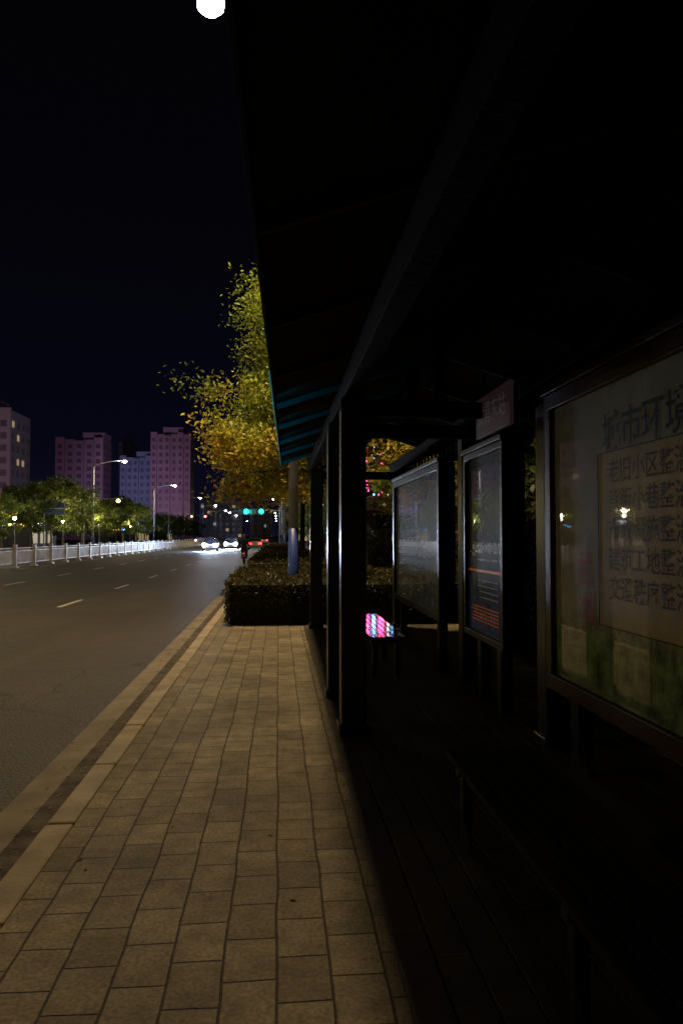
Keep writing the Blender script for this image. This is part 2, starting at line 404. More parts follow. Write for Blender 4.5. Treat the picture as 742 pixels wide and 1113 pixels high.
def text(name, body, y, z, x, size, m, parent, off=0.0015):
    c = bpy.data.curves.new(name, 'FONT'); c.body = body; c.size = size; c.materials.append(m)
    c.offset = off
    o = bpy.data.objects.new(name, c); scene.collection.objects.link(o)
    o.rotation_euler = (R(90), 0, R(-90)); o.location = (x, y, z); o.parent = parent; return o
def board(name, y0, y1, z0, z1, pm, fm, X=1.80, fw=0.085):
    p = empty(name)
    g = MB()
    g.box(X+0.012, X+0.16, y0, y1, z0, z1, 0)
    g.box(X-0.03, X+0.01, y0, y1, z1-fw, z1, 0); g.box(X-0.03, X+0.01, y0, y1, z0, z0+fw, 0)
    g.box(X-0.031, X+0.01, y0, y0+fw, z0+fw+0.001, z1-fw-0.001, 0); g.box(X-0.031, X+0.01, y1-fw, y1, z0+fw+0.001, z1-fw-0.001, 0)
    g.box(X-0.05, X+0.18, y0-0.02, y1+0.02, z1+0.002, z1+0.05, 0)
    g.obj('frame', [fm], p, bevel=0.006)
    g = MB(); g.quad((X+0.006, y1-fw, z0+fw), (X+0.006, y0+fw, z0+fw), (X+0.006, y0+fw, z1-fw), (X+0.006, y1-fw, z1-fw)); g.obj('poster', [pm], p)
    g = MB()
    for yy in (y0+0.25, y1-0.37): g.box(X+0.03, X+0.13, yy, yy+0.12, 0.02, z0-0.002)
    g.obj('legs', [m_post], p, bevel=0.006)
    return p
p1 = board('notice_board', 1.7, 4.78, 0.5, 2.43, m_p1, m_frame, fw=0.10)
text('title_text', '城市环境整治', 3.97, 1.99, 1.803, 0.225, m_ink_g, p1, off=0.003)
g = MB(); g.quad((1.8035,4.02,1.0),(1.8035,2.3,1.0),(1.8035,2.3,1.955),(1.8035,4.02,1.955)); g.obj('text_panel', [m_p1b], p1)
for i, t in enumerate(['老旧小区整治', '背街小巷整治', '市政设施整治', '建筑工地整治', '交通秩序整治']):
    text('list_text', t, 3.90, 1.80-0.158*i, 1.801, 0.137, m_dark_ink, p1, off=0.0014)
text('stamp_text', '武', 4.33, 1.22, 1.803, 0.23, m_ink_r, p1)
text('stamp_text', '城', 4.28, 1.0, 1.803, 0.2, m_ink_r, p1)
g = MB()
for (a, b2, c, d) in ((4.02,2.3,1.0,1.006),(4.02,2.3,1.957,1.963)):
    g.box(1.799,1.802,b2,a,c,d)
g.box(1.799,1.802,4.021,4.027,1.0,1.963); g.obj('text_border', [m_ink_g], p1)
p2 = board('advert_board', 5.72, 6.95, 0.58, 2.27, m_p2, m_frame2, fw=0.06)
g = MB(); random.seed(3)
g.box(1.800,1.804,5.79,6.88,1.18,1.20,1)
for r in range(4):
    y = 5.95; ye = 5.95+random.uniform(.5,.85)
    while y < ye:
        wd = random.uniform(.03, .12); g.box(1.800,1.804,y,min(ye,y+wd),1.10-0.05*r,1.112-0.05*r,0); y += wd+0.02
for r in range(5):
    y = 5.95
    while y < 6.75:
        wd = random.uniform(.02, .06); g.box(1.800,1.804,y,y+wd,0.86-0.03*r,0.870-0.03*r,1); y += wd+0.03
for r in range(3):
    y = 5.85
    while y < 6.78:
        wd = random.uniform(.03, .15); g.box(1.800,1.804,y,min(6.82,y+wd),1.28+0.07*r,1.300+0.07*r,2); y += wd+0.025
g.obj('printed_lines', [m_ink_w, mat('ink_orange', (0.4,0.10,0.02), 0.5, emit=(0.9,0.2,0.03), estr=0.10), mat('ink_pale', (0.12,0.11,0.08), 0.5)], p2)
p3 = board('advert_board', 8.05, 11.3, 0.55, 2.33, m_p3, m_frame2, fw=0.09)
g = MB()
for i in range(7): g.box(1.801,1.804,9.2,11.0-random.uniform(0,.8),0.95+0.13*i,0.965+0.13*i,0)
g.obj('printed_lines', [m_dark_ink, m_ink_w], p3)

sg = empty('bus_stop_sign')
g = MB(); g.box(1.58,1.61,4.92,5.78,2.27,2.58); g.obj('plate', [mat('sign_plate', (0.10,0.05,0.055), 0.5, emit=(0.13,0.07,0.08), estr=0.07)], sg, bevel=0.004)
text('name_text', '武昌东站', 5.72, 2.37, 1.577, 0.18, m_ink_w, sg)
g = MB()
for y in (5.05,5.6): g.box(1.585,1.605,y,y+0.02,2.582,2.78)
g.obj('hangers', [m_post], sg)

m_slat = mat('bench_slat_gloss', (0.03, 0.022, 0.018), 0.12, coat=1.0, var=0.3)
m_slat2 = mat('bench_slat_dull', (0.014, 0.010, 0.009), 0.8, var=0.3, spec=0.2)  # darker, rougher copy of the bench slats
def bench(y0, y1, x0=0.82, x1=1.26, ms=m_slat):
    p = empty('bench'); g = MB(); x = x0; n = 6; wd = (x1-x0-0.012*(n-1))/n
    for i in range(n): g.box(x, x+wd, y0, y1, 0.425, 0.455); x += wd+0.012
    g.obj('slats', [ms], p, bevel=0.004)
    g = MB(); k = 3
    for i in range(k):
        y = y0+0.12+(y1-y0-0.3)*i/(k-1)
        g.box(x0+0.02, x1-0.02, y, y+0.05, 0.37, 0.423)
        g.box(x0+0.04, x0+0.09, y, y+0.05, 0.024, 0.369); g.box(x1-0.09, x1-0.04, y, y+0.05, 0.024, 0.369)
    g.obj('legs', [m_post], p, bevel=0.004)
bench(0.7, 3.6, ms=m_slat2); bench(7.6, 9.9, 0.95, 1.32)

# ------------------------------------------------------------------ trees
m_bark = mat('bark', (0.07, 0.055, 0.04), 0.9, var=0.4, vscale=8, bump=0.8, bscale=20)
G1=(0.09,0.14,0.016); G2=(0.24,0.30,0.038); Y2=(0.46,0.38,0.04); O2=(0.55,0.30,0.025)
m_leafA = leaf_mat('leaves_lamp_tinted', [(0.05,G1),(0.42,G2),(0.80,Y2),(1.0,O2)], 0.7, zmix=(3.2,6.2,0.36,-0.02))  # warm lamp glow on the lower crown, put into leaf colour by height
m_leafB = leaf_mat('leaves_green', [(0.1,(0.05,0.085,0.012)),(0.5,(0.12,0.15,0.020)),(0.9,(0.28,0.21,0.028))], 0.6)
def tree_mesh(name, seed, H, cr, th, nleaf, ls, lm, nl=13, sub=6, sgf=0.07, p0=0.30, p1=0.92):
    rnd = random.Random(seed); g = MB()
    lean = Vector((rnd.uniform(-.2,.2), rnd.uniform(-.2,.2), 0))
    tp = [Vector((0,0,0))]; nseg = 6
    for i in range(1, nseg+1):
        tp.append(Vector((rnd.uniform(-.08,.08)*i/2, rnd.uniform(-.08,.08)*i/2, H*0.8*i/nseg))+lean*i/nseg)
    r0 = 0.016*H
    g.tube(tp, [r0*(1.25 if i == 0 else 1-0.8*i/nseg) for i in range(nseg+1)], 9, 0)
    tips = []
    for i in range(nl):
        f = i/(nl-1); z = th+(H*0.78-th)*f
        k = min(nseg-1, int(z/(H*0.8)*nseg)); t = z/(H*0.8)*nseg-k
        p = tp[k].lerp(tp[k+1], t)
        a = i*2.4+rnd.uniform(-.4,.4)
        prof = math.sin(math.pi*(p0+(p1-p0)*f))**0.7
        ln = cr*prof*rnd.uniform(0.75, 1.05)
        d = Vector((math.cos(a), math.sin(a), 0.12+0.6*f)).normalized()
        mid = p+d*ln*0.5+Vector((0,0,0.1*ln)); end = p+d*ln
        rr = r0*(0.42-0.2*f)
        g.tube([p, mid, end], [rr, rr*0.6, rr*0.2], 6, 0)
        for s in range(sub):
            q = p.lerp(end, rnd.uniform(0.3, 1.0))
            d2 = (d+Vector((rnd.uniform(-1,1), rnd.uniform(-1,1), rnd.uniform(-.5,.75)))*0.9).normalized()
            e2 = q+d2*ln*rnd.uniform(0.2, 0.38)
            g.tube([q, e2], [rr*0.35, rr*0.08], 4, 0, caps=False); tips.append(e2); tips.append(q.lerp(e2,.6))
            for s2 in range(2):
                e3 = e2+Vector((rnd.gauss(0,1), rnd.gauss(0,1), rnd.gauss(0.1,.7)))*0.08*cr
                g.tube([q.lerp(e2,.7), e3], [rr*0.14, rr*0.05], 3, 0, caps=False); tips.append(e3)
    for i in range(16):
        tips.append(tp[-1]+Vector((rnd.gauss(0,.6), rnd.gauss(0,.6), rnd.uniform(0,H*0.16))))
    wts = [rnd.choice((0.4,1,1,1.7)) for _ in tips]
    picks = rnd.choices(range(len(tips)), wts, k=nleaf)
    sg_ = sgf*cr
    for k in picks:
        c = tips[k]+Vector((rnd.gauss(0,sg_), rnd.gauss(0,sg_), rnd.gauss(-0.03*cr,sg_*0.75)))
        a = Vector((rnd.gauss(0,1), rnd.gauss(0,1), rnd.gauss(-0.4,.8))).normalized()
        b3 = a.cross(Vector((rnd.gauss(0,1), rnd.gauss(0,1), rnd.gauss(0,1)))).normalized()
        l = ls*rnd.uniform(.6,1.25); wdt = l*0.45
        g.quad(tuple(c-a*l*.5), tuple(c+b3*wdt*.5-a*l*.05), tuple(c+a*l*.5), tuple(c-b3*wdt*.5-a*l*.05), 1)
    return g.mesh(name, [m_bark, lm])
def put_tree(me, loc, rot, s=1.0, name='street_tree'):
    o = bpy.data.objects.new(name, me); scene.collection.objects.link(o); o.location = loc; o.rotation_euler = (0,0,rot); o.scale = (s,s,s); return o
big = tree_mesh('street_tree_a', 11, 11.0, 3.9, 2.6, 110000, 0.13, m_leafA, nl=30, sub=8, sgf=0.072, p1=0.86)
big2 = tree_mesh('street_tree_b', 5, 9.2, 3.3, 3.7, 34000, 0.15, m_leafA, nl=17, sub=6)
put_tree(big, (2.3, 20.5, 0), 0.5)
put_tree(big2, (1.7, 28.5, 0), 2.0, 1.0)
put_tree(big2, (1.2, 37, 0), 3.7, 1.0)
put_tree(big2, (1.4, 46, 0), 4.4, 1.0)
sm = [tree_mesh('roadside_tree_%d' % i, 20+i, 7.0, 3.3, 1.9, 7000, 0.27, m_leafB) for i in range(3)]
for i, y in enumerate((66, 78, 92, 110, 126)):
    put_tree(sm[i % 3], (4.4, y, 0), i*1.7, 1.0)
i = 0
y = 26
rt = random.Random(5)
while y < 240:
    if not (148 < y < 175):
        k_ = 1.22 if 88 < y < 148 else 1.0
        put_tree(sm[i % 3], (-27.3+rt.uniform(-.5,.5), y, 0), i*2.1, k_*rt.uniform(0.85,1.12), 'roadside_tree')
        if i % 3 == 1: put_tree(sm[(i+1) % 3], (-35+rt.uniform(-1,1), y+3, -.1), i*1.3, rt.uniform(0.9,1.2), 'roadside_tree')
    y += rt.uniform(6.0, 8.5); i += 1
for i, (x, y) in enumerate(((5.8,4.5),(5.9,9.5),(5.6,14.5),(6.6,19))):
    put_tree(sm[i % 3], (x, y, 0), i*1.9+.4, 0.85)

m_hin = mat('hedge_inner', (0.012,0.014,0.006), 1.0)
m_hleaf = leaf_mat('hedge_leaf', [(0.1,(0.030,0.031,0.008)),(0.5,(0.072,0.060,0.016)),(0.9,(0.15,0.10,0.025))], 2.0)
def hedge(x0, x1, y0, y1, h, n, ls, seed=1):
    r = random.Random(seed); g = MB(); i_ = 0.07
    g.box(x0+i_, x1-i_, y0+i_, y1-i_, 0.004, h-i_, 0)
    A = [(x1-x0)*(y1-y0), (x1-x0)*h*1.6, (y1-y0)*h*1.5]
    for k in range(n):
        f = r.choices((0,1,2), A)[0]
        x = r.uniform(x0,x1); y = r.uniform(y0,y1); z = r.uniform(0.03,h)
        wob = 0.05*math.sin(x*5.1+y*3.3)+0.04*math.sin(y*7+x*11)
        dep = abs(r.gauss(0,0.05))
        if f == 0: z = h-dep+wob+(0.06*r.random() if r.random() < .1 else 0)
        elif f == 1: y = y0+dep+wob*.7
        else: x = x0+dep+wob*.7
        a = Vector((r.gauss(0,1), r.gauss(0,1), r.gauss(.3,1))).normalized(); b_ = a.orthogonal().normalized()
        q = Matrix.Rotation(r.uniform(0,6.28), 3, a) @ b_
        l = ls*r.uniform(.6,1.3); c = Vector((x,y,max(z,0.02)))
        g.quad(tuple(c-a*l*.5), tuple(c+q*l*.25), tuple(c+a*l*.5), tuple(c-q*l*.25), 1)
    g.obj('hedge', [m_hin, m_hleaf])
hedge(-0.88, 3.2, 12.5, 17.2, 0.74, 30000, 0.05, 1)
hedge(-0.80, 1.4, 19.0, 34.0, 0.85, 14000, 0.07, 2)
hedge(-0.80, 1.4, 37.0, 60.0, 0.9, 7000, 0.10, 3)
hedge(3.4, 4.3, -2.0, 26.0, 1.7, 20000, 0.09, 4)
hedge(4.6, 5.4, 26.5, 56.0, 1.7, 9000, 0.13, 5)

# ------------------------------------------------------------------ street lamps
m_white = mat('white_pole_paint', (0.8,0.8,0.78), 0.4, var=0.08, vscale=3)
m_blue = mat('blue_pole_paint', (0.03,0.06,0.28), 0.4, var=0.15, vscale=4)
m_lamp = mat('lamp_glass', (1,1,1), 0.3, emit=(1.0,0.86,0.62), estr=60)
m_lampc = mat('lamp_glass_far', (1,1,1), 0.3, emit=(1.0,0.88,0.66), estr=200)
m_grey = mat('grey_metal', (0.25,0.25,0.25), 0.4, metal=0.6)
def lamp(x, y, reach, H=11.95, energy=3000, col=WARM, lm=m_lamp, radius=0.2, seg=14, near=False):
    p = empty('street_lamp', (x, y, 0)); g = MB()
    g.tube([(0,0,0),(0,0,0.5),(0,0,1.65)], [0.115,0.105,0.10], seg, 1)
    g.box(-0.2,0.2,-0.2,0.2,-0.02,0.03,0)
    g.tube([(0,0,1.652),(0,0,H*.6),(0,0,H-0.7)], [0.098,0.08,0.06], seg, 0)
    d = reach
    g.tube([(0,0,H-0.72),(d*.25,0,H-0.25),(d*.6,0,H+0.02),(d*.9,0,H+0.1)], [0.055,0.05,0.045,0.04], 8, 0)
    s = 1 if d > 0 else -1
    g.tube([(d-s*.45, 0, H+0.12), (d-s*.2,0,H+0.13), (d+s*.12,0,H+0.13), (d+s*.24,0,H+0.12)], [0.05,0.10,0.10,0.06], 10, 2)
    g.obj('pole', [m_white, m_blue, m_grey], p, smooth=True)
    g = MB(); g.tube([(d,0,H-0.20),(d,0,H-0.16),(d,0,H-0.08),(d,0,H+0.0),(d,0,H+0.06)], [0.09,0.18,0.26,0.27,0.2], 18, 0)
    g.obj('lens', [lm], p, smooth=True)
    if energy > 1:
        if near:
            light('POINT', 'lamp_light', (d,0,H-0.62), energy, col, p, radius)
            light('SPOT', 'lamp_beam', (d,0,H-0.62), energy*0.55, col, p, radius, target=(d,0.9,0), cone=110, blend=1.0)
        else: light('SPOT', 'lamp_light', (d,0,H-0.3), energy, col, p, radius, target=(d,0,0), cone=170, blend=0.2)
    return p
lamp(0.30, 14.5, -1.67, H=12.1, energy=4000, near=True, radius=0.38)
lamp(0.30, -33, -1.67, H=12.1, energy=3600)
for y in (58, 105, 210):
    lamp(0.5, y, -1.9, energy=3400 if y < 200 else 0, seg=8)
for y in (5, 55, 105, 155, 205, 255, 305):
    lamp(-25.6, y, 4.2, energy={5:200, 55:1300, 105:2300, 155:2400}.get(y, 0), col=COOL, lm=m_lampc, seg=8)
m_globe = mat('globe_glass', (1,1,1), 0.3, emit=(1.0,0.86,0.5), estr=25)
for y in (60, 74, 90, 108, 130):
    p = empty('garden_lamp', (-25.5, y, 0)); g = MB()
    g.tube([(0,0,0),(0,0,.3),(0,0,3.0)], [.09,.05,.035], 8, 0)
    g.tube([(0,0,3.0),(0,0,3.05)], [.09,.09], 10, 0); g.obj('post', [m_grey], p)
    g = MB(); g.tube([(0,0,3.06+.17*(1-math.cos(t*math.pi/6))) for t in range(7)], [max(.02,.17*math.sin(t*math.pi/6)) for t in range(7)], 12, 0); g.obj('globe', [m_globe], p, smooth=True)
    light('POINT', 'globe_light', (0.0,0,3.62), 900 if y > 85 else 500, (1,.82,.42), p, .12)

# ------------------------------------------------------------------ median barrier
m_fence = mat('white_barrier_paint', (0.62,0.62,0.62), 0.5, var=0.2, vscale=2)
g = MB(); y = -6.0; X = -13.4; zb = -0.15
while y < 146:
    g.box(X-.08, X+.08, y-.08, y+.08, zb+.10, zb+1.14); g.box(X-.16, X+.16, y-.2, y+.2, zb+.002, zb+.099); g.box(X-.095, X+.095, y-.095, y+.095, zb+1.141, zb+1.2)
    for z, t in ((.22,.06),(.86,.06),(1.0,.05)):
        g.box(X-.02, X+.02, y+.082, y+2.918, zb+z, zb+z+t)
    k = y+.2
    while k < y+2.8:
        g.box(X-.014, X+.014, k, k+.045, zb+.281, zb+.859); k += 0.15
    y += 3.0
g.obj('median_barrier', [m_fence])

# ------------------------------------------------------------------ buildings
m_glass = mat('dark_window_glass', (0.02,0.02,0.03), 0.2)
m_lit = mat('lit_window', (0.5,0.4,0.2), 0.5, emit=(1.0,0.75,0.4), estr=0.25)
m_lit2 = mat('lit_window_cool', (0.5,0.5,0.5), 0.5, emit=(0.7,0.85,1.0), estr=0.22)
def tower(name, x0, x1, y0, H, wallcol, bays, litp=0.03, seed=0, depth=14, crown=None):
    r = random.Random(seed); p = empty(name)
    mw = mat(name+'_render', wallcol, 0.85, var=0.12, vscale=0.15)
    mb = mat(name+'_trim', tuple(c*0.9 for c in wallcol), 0.8)
    mg = mat(name+'_window', tuple(c*0.45 for c in wallcol), 0.35)
    g = MB(); W = x1-x0; bw = W/bays; fh = 2.95; nf = int(H/fh)
    g.box(x0, x1, y0, y0+depth, -0.1, H, 0)
    for i in range(bays):
        if i % 2 == 0: g.box(x0+i*bw+0.1, x0+(i+1)*bw-0.1, y0-0.9, y0-0.002, -0.1, H-0.6 if i % 4 else H+0.7, 0)
    g.box(x0-0.2, x1+0.2, y0-0.2, y0-0.003, H+0.0, H+0.5, 1) if crown is None else None
    for (a, b_, h) in (crown or ((0.28,0.72,3.2),)):
        g.box(x0+W*a, x0+W*b_, y0+1.0, y0+depth-1, H+0.002, H+h, 0)
        g.box(x0+W*a-.2, x0+W*b_+.2, y0+.8, y0+depth-.8, H+h+.001, H+h+.3, 1)
    g.obj('walls', [mw, mb], p)
    g = MB()
    for f in range(nf):
        z = 1.0+f*fh
        for i in range(bays):
            yy = y0-0.9 if i % 2 == 0 else y0
            mi = 0
            if r.random() < litp: mi = 1 if r.random() < .7 else 2
            a = x0+i*bw+bw*0.27; b_ = x0+(i+1)*bw-bw*0.27
            g.box(a, b_, yy-0.06, yy-0.003, z, z+1.5, mi)
            g.box(a-.1, b_+.1, yy-0.2, yy-0.004, z-.16, z-.003, 3)
        for j in range(int(depth/3.5)):
            yy = y0+1+j*3.5
            g.box(x1+0.003, x1+0.06, yy, yy+1.5, z, z+1.5, 1 if r.random() < litp else 0)
            g.box(x0-0.06, x0-0.003, yy, yy+1.5, z, z+1.5, 0)
    g.obj('windows', [mg, m_lit, m_lit2, mb], p)
PK = (0.38,0.25,0.35); BL = (0.20,0.26,0.42)
tower('apartment_tower', -82, -63.3, 180, 31.5, (0.46,0.33,0.40), 6, 0.06, 1)
tower('apartment_tower', -88, -69.5, 300, 40, PK, 5, 0.0, 2, crown=((0.55,1.0,2.6),))
tower('apartment_tower', -70, -64, 330, 42, (0.22,0.18,0.27), 3, 0.0, 8)
tower('apartment_tower', -64, -51.5, 305, 33.5, BL, 5, 0.01, 3, crown=((0.5,0.95,2.2),))
tower('apartment_tower', -51, -35.3, 300, 42.5, PK, 6, 0.0, 4, crown=((0.3,0.8,2.6),))
tower('apartment_block', -40, -18, 380, 19, (0.2,0.2,0.24), 7, 0.03, 5)
tower('apartment_block', -120, -90, 380, 25, (0.2,0.2,0.24), 8, 0.03, 6)
tower('apartment_block', -17, -4, 450, 15, (0.2,0.2,0.24), 5, 0.06, 7)
tower('apartment_block', 12, 40, 330, 20, (0.2,0.2,0.22), 7, 0.06, 9)
for (x, y, t, P, c) in ((-60,140,(-68,180,18),7500,(1,0.70,0.82)), (-78,255,(-79,300,26),7200,(1,0.62,0.88)),
                   (-57,262,(-58,305,22),7000,(0.50,0.62,1.0)), (-42,255,(-43,300,26),14500,(1,0.60,0.86)), (-28,350,(-29,380,10),1800,(0.7,0.75,1))):
    fl = empty('added_facade_light', (x, y, 0)); g = MB()  # added masts and spots, standing in for city light on the facades
    g.tube([(0,0,0),(0,0,6)], 0.08, 8, 0); g.box(-.3,.3,-.1,.15,6,6.4,0); g.obj('mast', [m_grey], fl)
    light('SPOT', 'facade_fill', (0,0.4,6.5), P, c, fl, 0.3, target=(t[0]-x, t[1]-y, t[2]), cone=75, blend=0.7)

def emat(name, c, s): return mat(name, (0.1,0.1,0.1), 0.5, emit=c, estr=s)
m_nr = emat('neon_red', (1,0.05,0.20), 16); m_nb = emat('neon_blue', (0.1,0.45,1), 14); m_nw = emat('neon_white', (0.8,0.9,1), 9); m_ny = emat('neon_amber', (1,0.6,0.15), 5)
m_nw2 = emat('shop_sign_white', (0.8,0.9,1), 4)
sh = empty('shop_building'); g = MB(); m_sh = mat('shop_render', (0.10,0.09,0.09), 0.85, var=0.2, vscale=.5)
g.box(6.4,24,60,80,-0.1,11,0); g.box(6.2,24.2,59.6,59.998,10.5,11.4,0); g.box(6.2,24.2,59.2,59.998,3.6,4.3,0)
g.obj('walls', [m_sh], sh)
g = MB()
for i in range(5):
    for f in range(2): g.box(8.0+i*3.2, 10.2+i*3.2, 59.93, 59.997, 5.2+f*2.7, 7.0+f*2.7, 0)
    g.box(8.0+i*3.2, 10.4+i*3.2, 59.93, 59.997, 0.2, 3.2, 0)
g.obj('windows', [m_glass], sh)
ns = empty('neon_sign'); g = MB()
g.box(6.7,9.5,59.0,59.12,4.6,9.4,3)
g.box(6.85,7.25,58.93,58.99,4.8,9.1,0); g.box(8.05,8.45,58.93,58.99,4.8,9.1,0)
g.box(7.55,7.75,58.93,58.99,4.8,9.1,1); g.box(8.75,8.85,58.93,58.99,4.8,9.1,2); g.box(9.1,9.35,58.93,58.99,5.0,9.0,1)
g.obj('tubes', [m_nr, m_nb, m_nw, m_grey], ns)

rs = random.Random(12)
for (x, y, c) in ((4.5,185,m_nw2),(7,200,m_nb),(9.5,190,m_nr)):
    s_ = empty('shopfront'); g = MB(); g.box(x,x+14,y,y+10,-.1,6+rs.random()*3,0); g.obj('walls', [m_sh], s_)
    g = MB(); g.box(x+.2,x+6,y-.12,y-.003,3,3.9,0); g.box(x+.4,x+5,y-.06,y-.002,0.3,2.5,1); g.obj('lit_fascia', [c, m_lit], s_)
for (x, y) in ((-30,190),(-33,215),(-31,250),(-33,120),(-36,88),(-38,100)):
    s_ = empty('shopfront'); g = MB(); g.box(x-16,x-6,y,y+14,-.1,5+rs.random()*3,0); g.obj('walls', [m_sh], s_)
    g = MB()
    for k in range(3): g.box(x-5.997,x-5.9,y+1+k*4,y+4+k*4,3,3.6,rs.randint(0,2)); g.box(x-5.998,x-5.93,y+1+k*4,y+3.5+k*4,0.3,2.4,3)
    for k in range(3): g.box(x-15.5+k*3.1,x-13+k*3.1,y-.1,y-.003,3,3.5,rs.randint(0,2))
    g.obj('lit_fascia', [m_nw2, m_nb, m_ny, m_lit], s_)
for k, y in enumerate((330, 380, 440, 510)):
    lamp(-25.6, y, 4.2, energy=0, lm=m_lampc, seg=6); lamp(0.5, y, -1.9, energy=0, lm=m_lamp, seg=6)

# ------------------------------------------------------------------ traffic signals
m_black = mat('black_housing', (0.02,0.02,0.02), 0.5)
m_sig = emat('signal_green', (0.01,1.0,0.72), 5); m_sigr = emat('signal_red', (1.0,0.05,0.03), 60)
def signal(x, y, reach, heads, H=6.4, sig=m_sig, lr=.21):
    p = empty('traffic_signal', (x,y,0)); g = MB()
    g.tube([(0,0,0),(0,0,H+.4)], [.13,.09], 10, 0); g.tube([(0,0,H),(reach*.5,0,H+.15),(reach,0,H+.2)], [.08,.06,.04], 8, 0)
    g.obj('mast', [m_grey], p); k = lr/.21
    for hx in heads:
        g = MB(); g.box(hx-.72*k,hx+.72*k,-.15,.1,H-.13-.25*k,H-.13+.25*k,0)
        for i in range(3):
            c = hx+(-.46+i*.46)*k; mi = 1 if i == 2 else 0
            g.tube([(c,-.20,H-.13),(c,-.152,H-.13)], lr, 16, mi)
            if mi == 0: g.tube([(c,-.3,H-.13),(c,-.201,H-.13)], lr+.005, 12, 0, caps=False)
        g.obj('signal_head', [m_black, sig], p)
    return p
s1 = signal(0.2, 105, -6.8, (-3.4,-5.5), H=5.1, lr=.36)
light('POINT', 'signal_glow', (-4.2,-.9,4.9), 90, (0.02,1,0.75), s1, 0.2)
signal(-25.6, 100, 5.0, (4.0,), H=6.3, sig=emat('signal_amber', (1,0.45,0.1), 60))
signal(-26, 178, 9.0, (5.0,8.2), H=6.3, sig=m_sigr)
ds = empty('road_sign', (-25.8, 84, 0)); g = MB(); g.tube([(0,0,0),(0,0,5.2)], .08, 8, 0); g.box(0.1,2.2,-.06,0,3.9,5.2,1); g.box(.2,2.1,-.065,-.0601,4.5,4.6,0); g.obj('sign', [m_grey, mat('sign_blue', (0.02,0.06,0.2), .5)], ds)

# ------------------------------------------------------------------ cars
m_tyre = mat('tyre', (0.02,0.02,0.02), 0.8); m_head = emat('headlight', (0.62,0.76,1.0), 3000); m_tail = emat('tail_light', (1,0.03,0.02), 14)
def car(x, y, col, rot, zb=-0.15, head=True, beam=0):
    p = empty('car', (x,y,zb), rot); mp = mat('car_paint', col, 0.3, coat=1.0)
    g = MB()
    prof = [(-2.2,.3),(-2.25,.55),(-2.1,.78),(-1.1,.93),(1.9,.98),(2.2,.85),(2.25,.5),(2.15,.28),(1.75,.25),(1.65,.5),(1.35,.62),(1.05,.5),(.95,.25),(-.95,.25),(-1.05,.5),(-1.35,.62),(-1.65,.5),(-1.75,.25)]
    g.prism_x(prof, -.88, .88, 0); g.obj('body', [mp], p, bevel=0.05, fix=True)
    g = MB(); a = [(-1.05,.94),(-.35,1.4),(1.1,1.44),(1.8,.99)]
    g.v += [(-.82,a[0][0],a[0][1]),(-.62,a[1][0],a[1][1]),(-.62,a[2][0],a[2][1]),(-.82,a[3][0],a[3][1]),(.82,a[0][0],a[0][1]),(.62,a[1][0],a[1][1]),(.62,a[2][0],a[2][1]),(.82,a[3][0],a[3][1])]
    g.f += [(0,1,2,3),(7,6,5,4),(0,4,5,1),(1,5,6,2),(2,6,7,3)]; g.m += [0,0,0,1,0]
    g.obj('cabin', [m_glass, mp], p, bevel=0.03, fix=True)
    g = MB()
    for sx_ in (-.78,.78):
        for yy in (-1.35,1.35): g.tube([(sx_-.11,yy,.32),(sx_+.11,yy,.32)], .32, 16, 0); g.tube([(sx_-.12,yy,.32),(sx_+.12,yy,.32)], .18, 10, 1)
    g.obj('wheels', [m_tyre, m_grey], p)
    g = MB()
    for s in (-.62,.62):
        g.tube([(s,-2.31,.66),(s,-2.2,.66)], [.16,.18], 14, 0); g.box(s-.18,s+.18,2.2,2.28,.68,.82,1)
    g.obj('lights', [m_head if head else m_black, m_tail], p)
    if beam:
        light('SPOT', 'headlight_beam', (0,-2.6,.66), beam, (.70,.82,1), p, 0.1, target=(0,-20,-.3), cone=50, blend=.8)
car(-7.6, 84, (0.05,0.05,0.06), 0.06, beam=1300); car(-6.1, 97, (0.05,0.05,0.06), 0.03, beam=1300); car(-15.6, 150, (0.1,0.1,0.1), 0)
car(-15.5, 172, (0.3,0.02,0.02), 0); car(-2.8, 92, (0.3,0.3,0.32), math.pi, head=False); car(-3.0, 160, (0.5,0.5,0.5), math.pi, head=False)

# ------------------------------------------------------------------ scooter rider
sc = empty('scooter', (-2.05, 45, -0.15)); g = MB()
def wheel(yc):
    seg = 20
    pts = [(0, yc+.2*math.cos(2*math.pi*i/seg), .24+.2*math.sin(2*math.pi*i/seg)) for i in range(seg+1)]
    g.tube(pts, .045, 8, 1)
    g.tube([(-.05,yc,.24),(.05,yc,.24)], .07, 10, 2)
wheel(-.55); wheel(.62)
g.prism_x([(-.72,.62),(-.6,.40),(-.25,.30),(.05,.26),(.32,.27),(.36,.32),(.05,.32),(-.02,.62),(-.1,.72),(-.65,.74)], -.14, .14, 0)
g.prism_x([(.34,.28),(.44,.30),(.40,.98),(.30,.98)], -.19, .19, 0)
g.prism_x([(-.68,.742),(-.02,.722),(.02,.76),(-.1,.80),(-.66,.82)], -.13, .13, 1)
g.tube([(0,.40,.95),(0,.34,1.08)], .03, 8, 2); g.tube([(-.33,.26,1.08),(0,.34,1.06),(.33,.26,1.08)], .018, 8, 1)
g.tube([(.25,.3,1.09),(.32,.3,1.24)], .008, 6, 2); g.tube([(-.25,.3,1.09),(-.32,.3,1.24)], .008, 6, 2)
g.tube([(.3,.31,1.25),(.4,.31,1.25)], .04, 8, 1); g.tube([(-.3,.31,1.25),(-.4,.31,1.25)], .04, 8, 1)
g.tube([(.06,.42,.6),(.06,.62,.24)], .022, 8, 2); g.tube([(-.06,.42,.6),(-.06,.62,.24)], .022, 8, 2)
g.box(-.06,.06,-.76,-.722,.59,.63,3); g.box(-.08,.08,-.75,-.73,.42,.53,2)
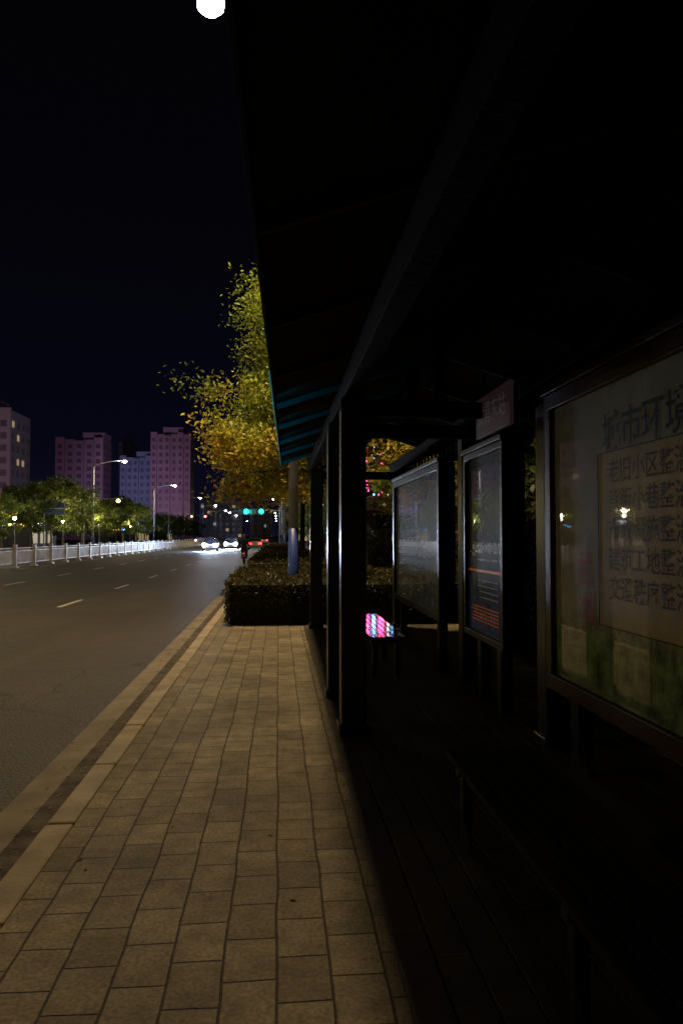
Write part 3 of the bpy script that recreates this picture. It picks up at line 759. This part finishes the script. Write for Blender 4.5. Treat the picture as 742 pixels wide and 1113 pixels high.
g.obj('body', [mat('scooter_paint', (.08,.1,.3), .3, coat=.8), m_tyre, m_grey, emat('scooter_tail_light',(1,.03,.02),2)], sc, bevel=0.01, fix=True)
rd = empty('scooter_rider', (-2.05, 45, -0.15))
def skin(name, chain, edges, mats, parent, sub=2):
    me = bpy.data.meshes.new(name); me.from_pydata([c[0] for c in chain], edges, []); me.update()
    me.materials.append(mats)
    o = bpy.data.objects.new(name, me); scene.collection.objects.link(o); o.parent = parent
    md = o.modifiers.new('skin', 'SKIN'); md.use_smooth_shade = True
    for i, c in enumerate(chain):
        r = c[1]; me.skin_vertices[0].data[i].radius = (r, r) if not isinstance(r, tuple) else r
    me.skin_vertices[0].data[0].use_root = True
    s = o.modifiers.new('sub', 'SUBSURF'); s.levels = sub; s.render_levels = sub
    return o
m_jacket = mat('dark_jacket', (0.03,0.03,0.04), .8, var=.3, vscale=8); m_jeans = mat('jeans', (0.03,0.04,0.07), .9); m_skin = mat('skin', (0.42,0.26,0.18), .55)
skin('torso_and_arms', [((0,-.3,.86),.15),((0,-.28,1.05),.145),((0,-.24,1.25),.165),((0,-.22,1.36),.10),((0,-.2,1.44),.055),
   ((.19,-.22,1.33),.065),((.27,-.06,1.14),.05),((.29,.18,1.10),.038),((-.19,-.22,1.33),.065),((-.27,-.06,1.14),.05),((-.29,.18,1.10),.038)],
   [(0,1),(1,2),(2,3),(3,4),(3,5),(5,6),(6,7),(3,8),(8,9),(9,10)], m_jacket, rd)
skin('legs', [((0,-.3,.86),.14),((.11,-.2,.86),.095),((.15,.2,.80),.07),((.12,.14,.42),.05),((.12,.24,.36),.04),((-.11,-.2,.86),.095),((-.15,.2,.80),.07),((-.12,.14,.42),.05),((-.12,.24,.36),.04)],
   [(0,1),(1,2),(2,3),(3,4),(0,5),(5,6),(6,7),(7,8)], m_jeans, rd)
skin('head', [((0,-.19,1.46),.055),((0,-.17,1.53),.075),((0,-.15,1.62),.095),((0,-.155,1.70),.07)], [(0,1),(1,2),(2,3)], m_skin, rd)
skin('helmet', [((0,-.17,1.60),.125),((0,-.17,1.67),.13),((0,-.17,1.74),.09)], [(0,1),(1,2)], mat('helmet_shell', (.12,.12,.13), .3, coat=1), rd)
for s in (-1,1):
    skin('hand', [((s*.29,.19,1.10),.035),((s*.295,.25,1.095),.032),((s*.285,.29,1.08),.018)], [(0,1),(1,2)], m_skin, rd, 1)
    for f_ in range(4):
        skin('finger', [((s*(.265+.02*f_),.27,1.105),.011),((s*(.265+.02*f_),.31,1.095),.010),((s*(.265+.02*f_),.305,1.06),.009)], [(0,1),(1,2)], m_skin, rd, 1)
    skin('thumb', [((s*.262,.23,1.09),.012),((s*.25,.26,1.065),.010),((s*.255,.285,1.055),.009)], [(0,1),(1,2)], m_skin, rd, 1)

# ------------------------------------------------------------------ camera
cam = bpy.data.cameras.new('camera'); co = bpy.data.objects.new('camera', cam); scene.collection.objects.link(co)
co.location = (0,0,1.5); co.rotation_euler = (R(90+1.87), 0, R(-4.9))
cam.sensor_fit = 'VERTICAL'; cam.sensor_height = 36; cam.sensor_width = 24; cam.lens = 800/1113*36
cam.clip_start = 0.05; cam.clip_end = 3000
scene.camera = co
scene.view_settings.view_transform = 'Standard'; scene.view_settings.look = 'None'; scene.view_settings.exposure = 0
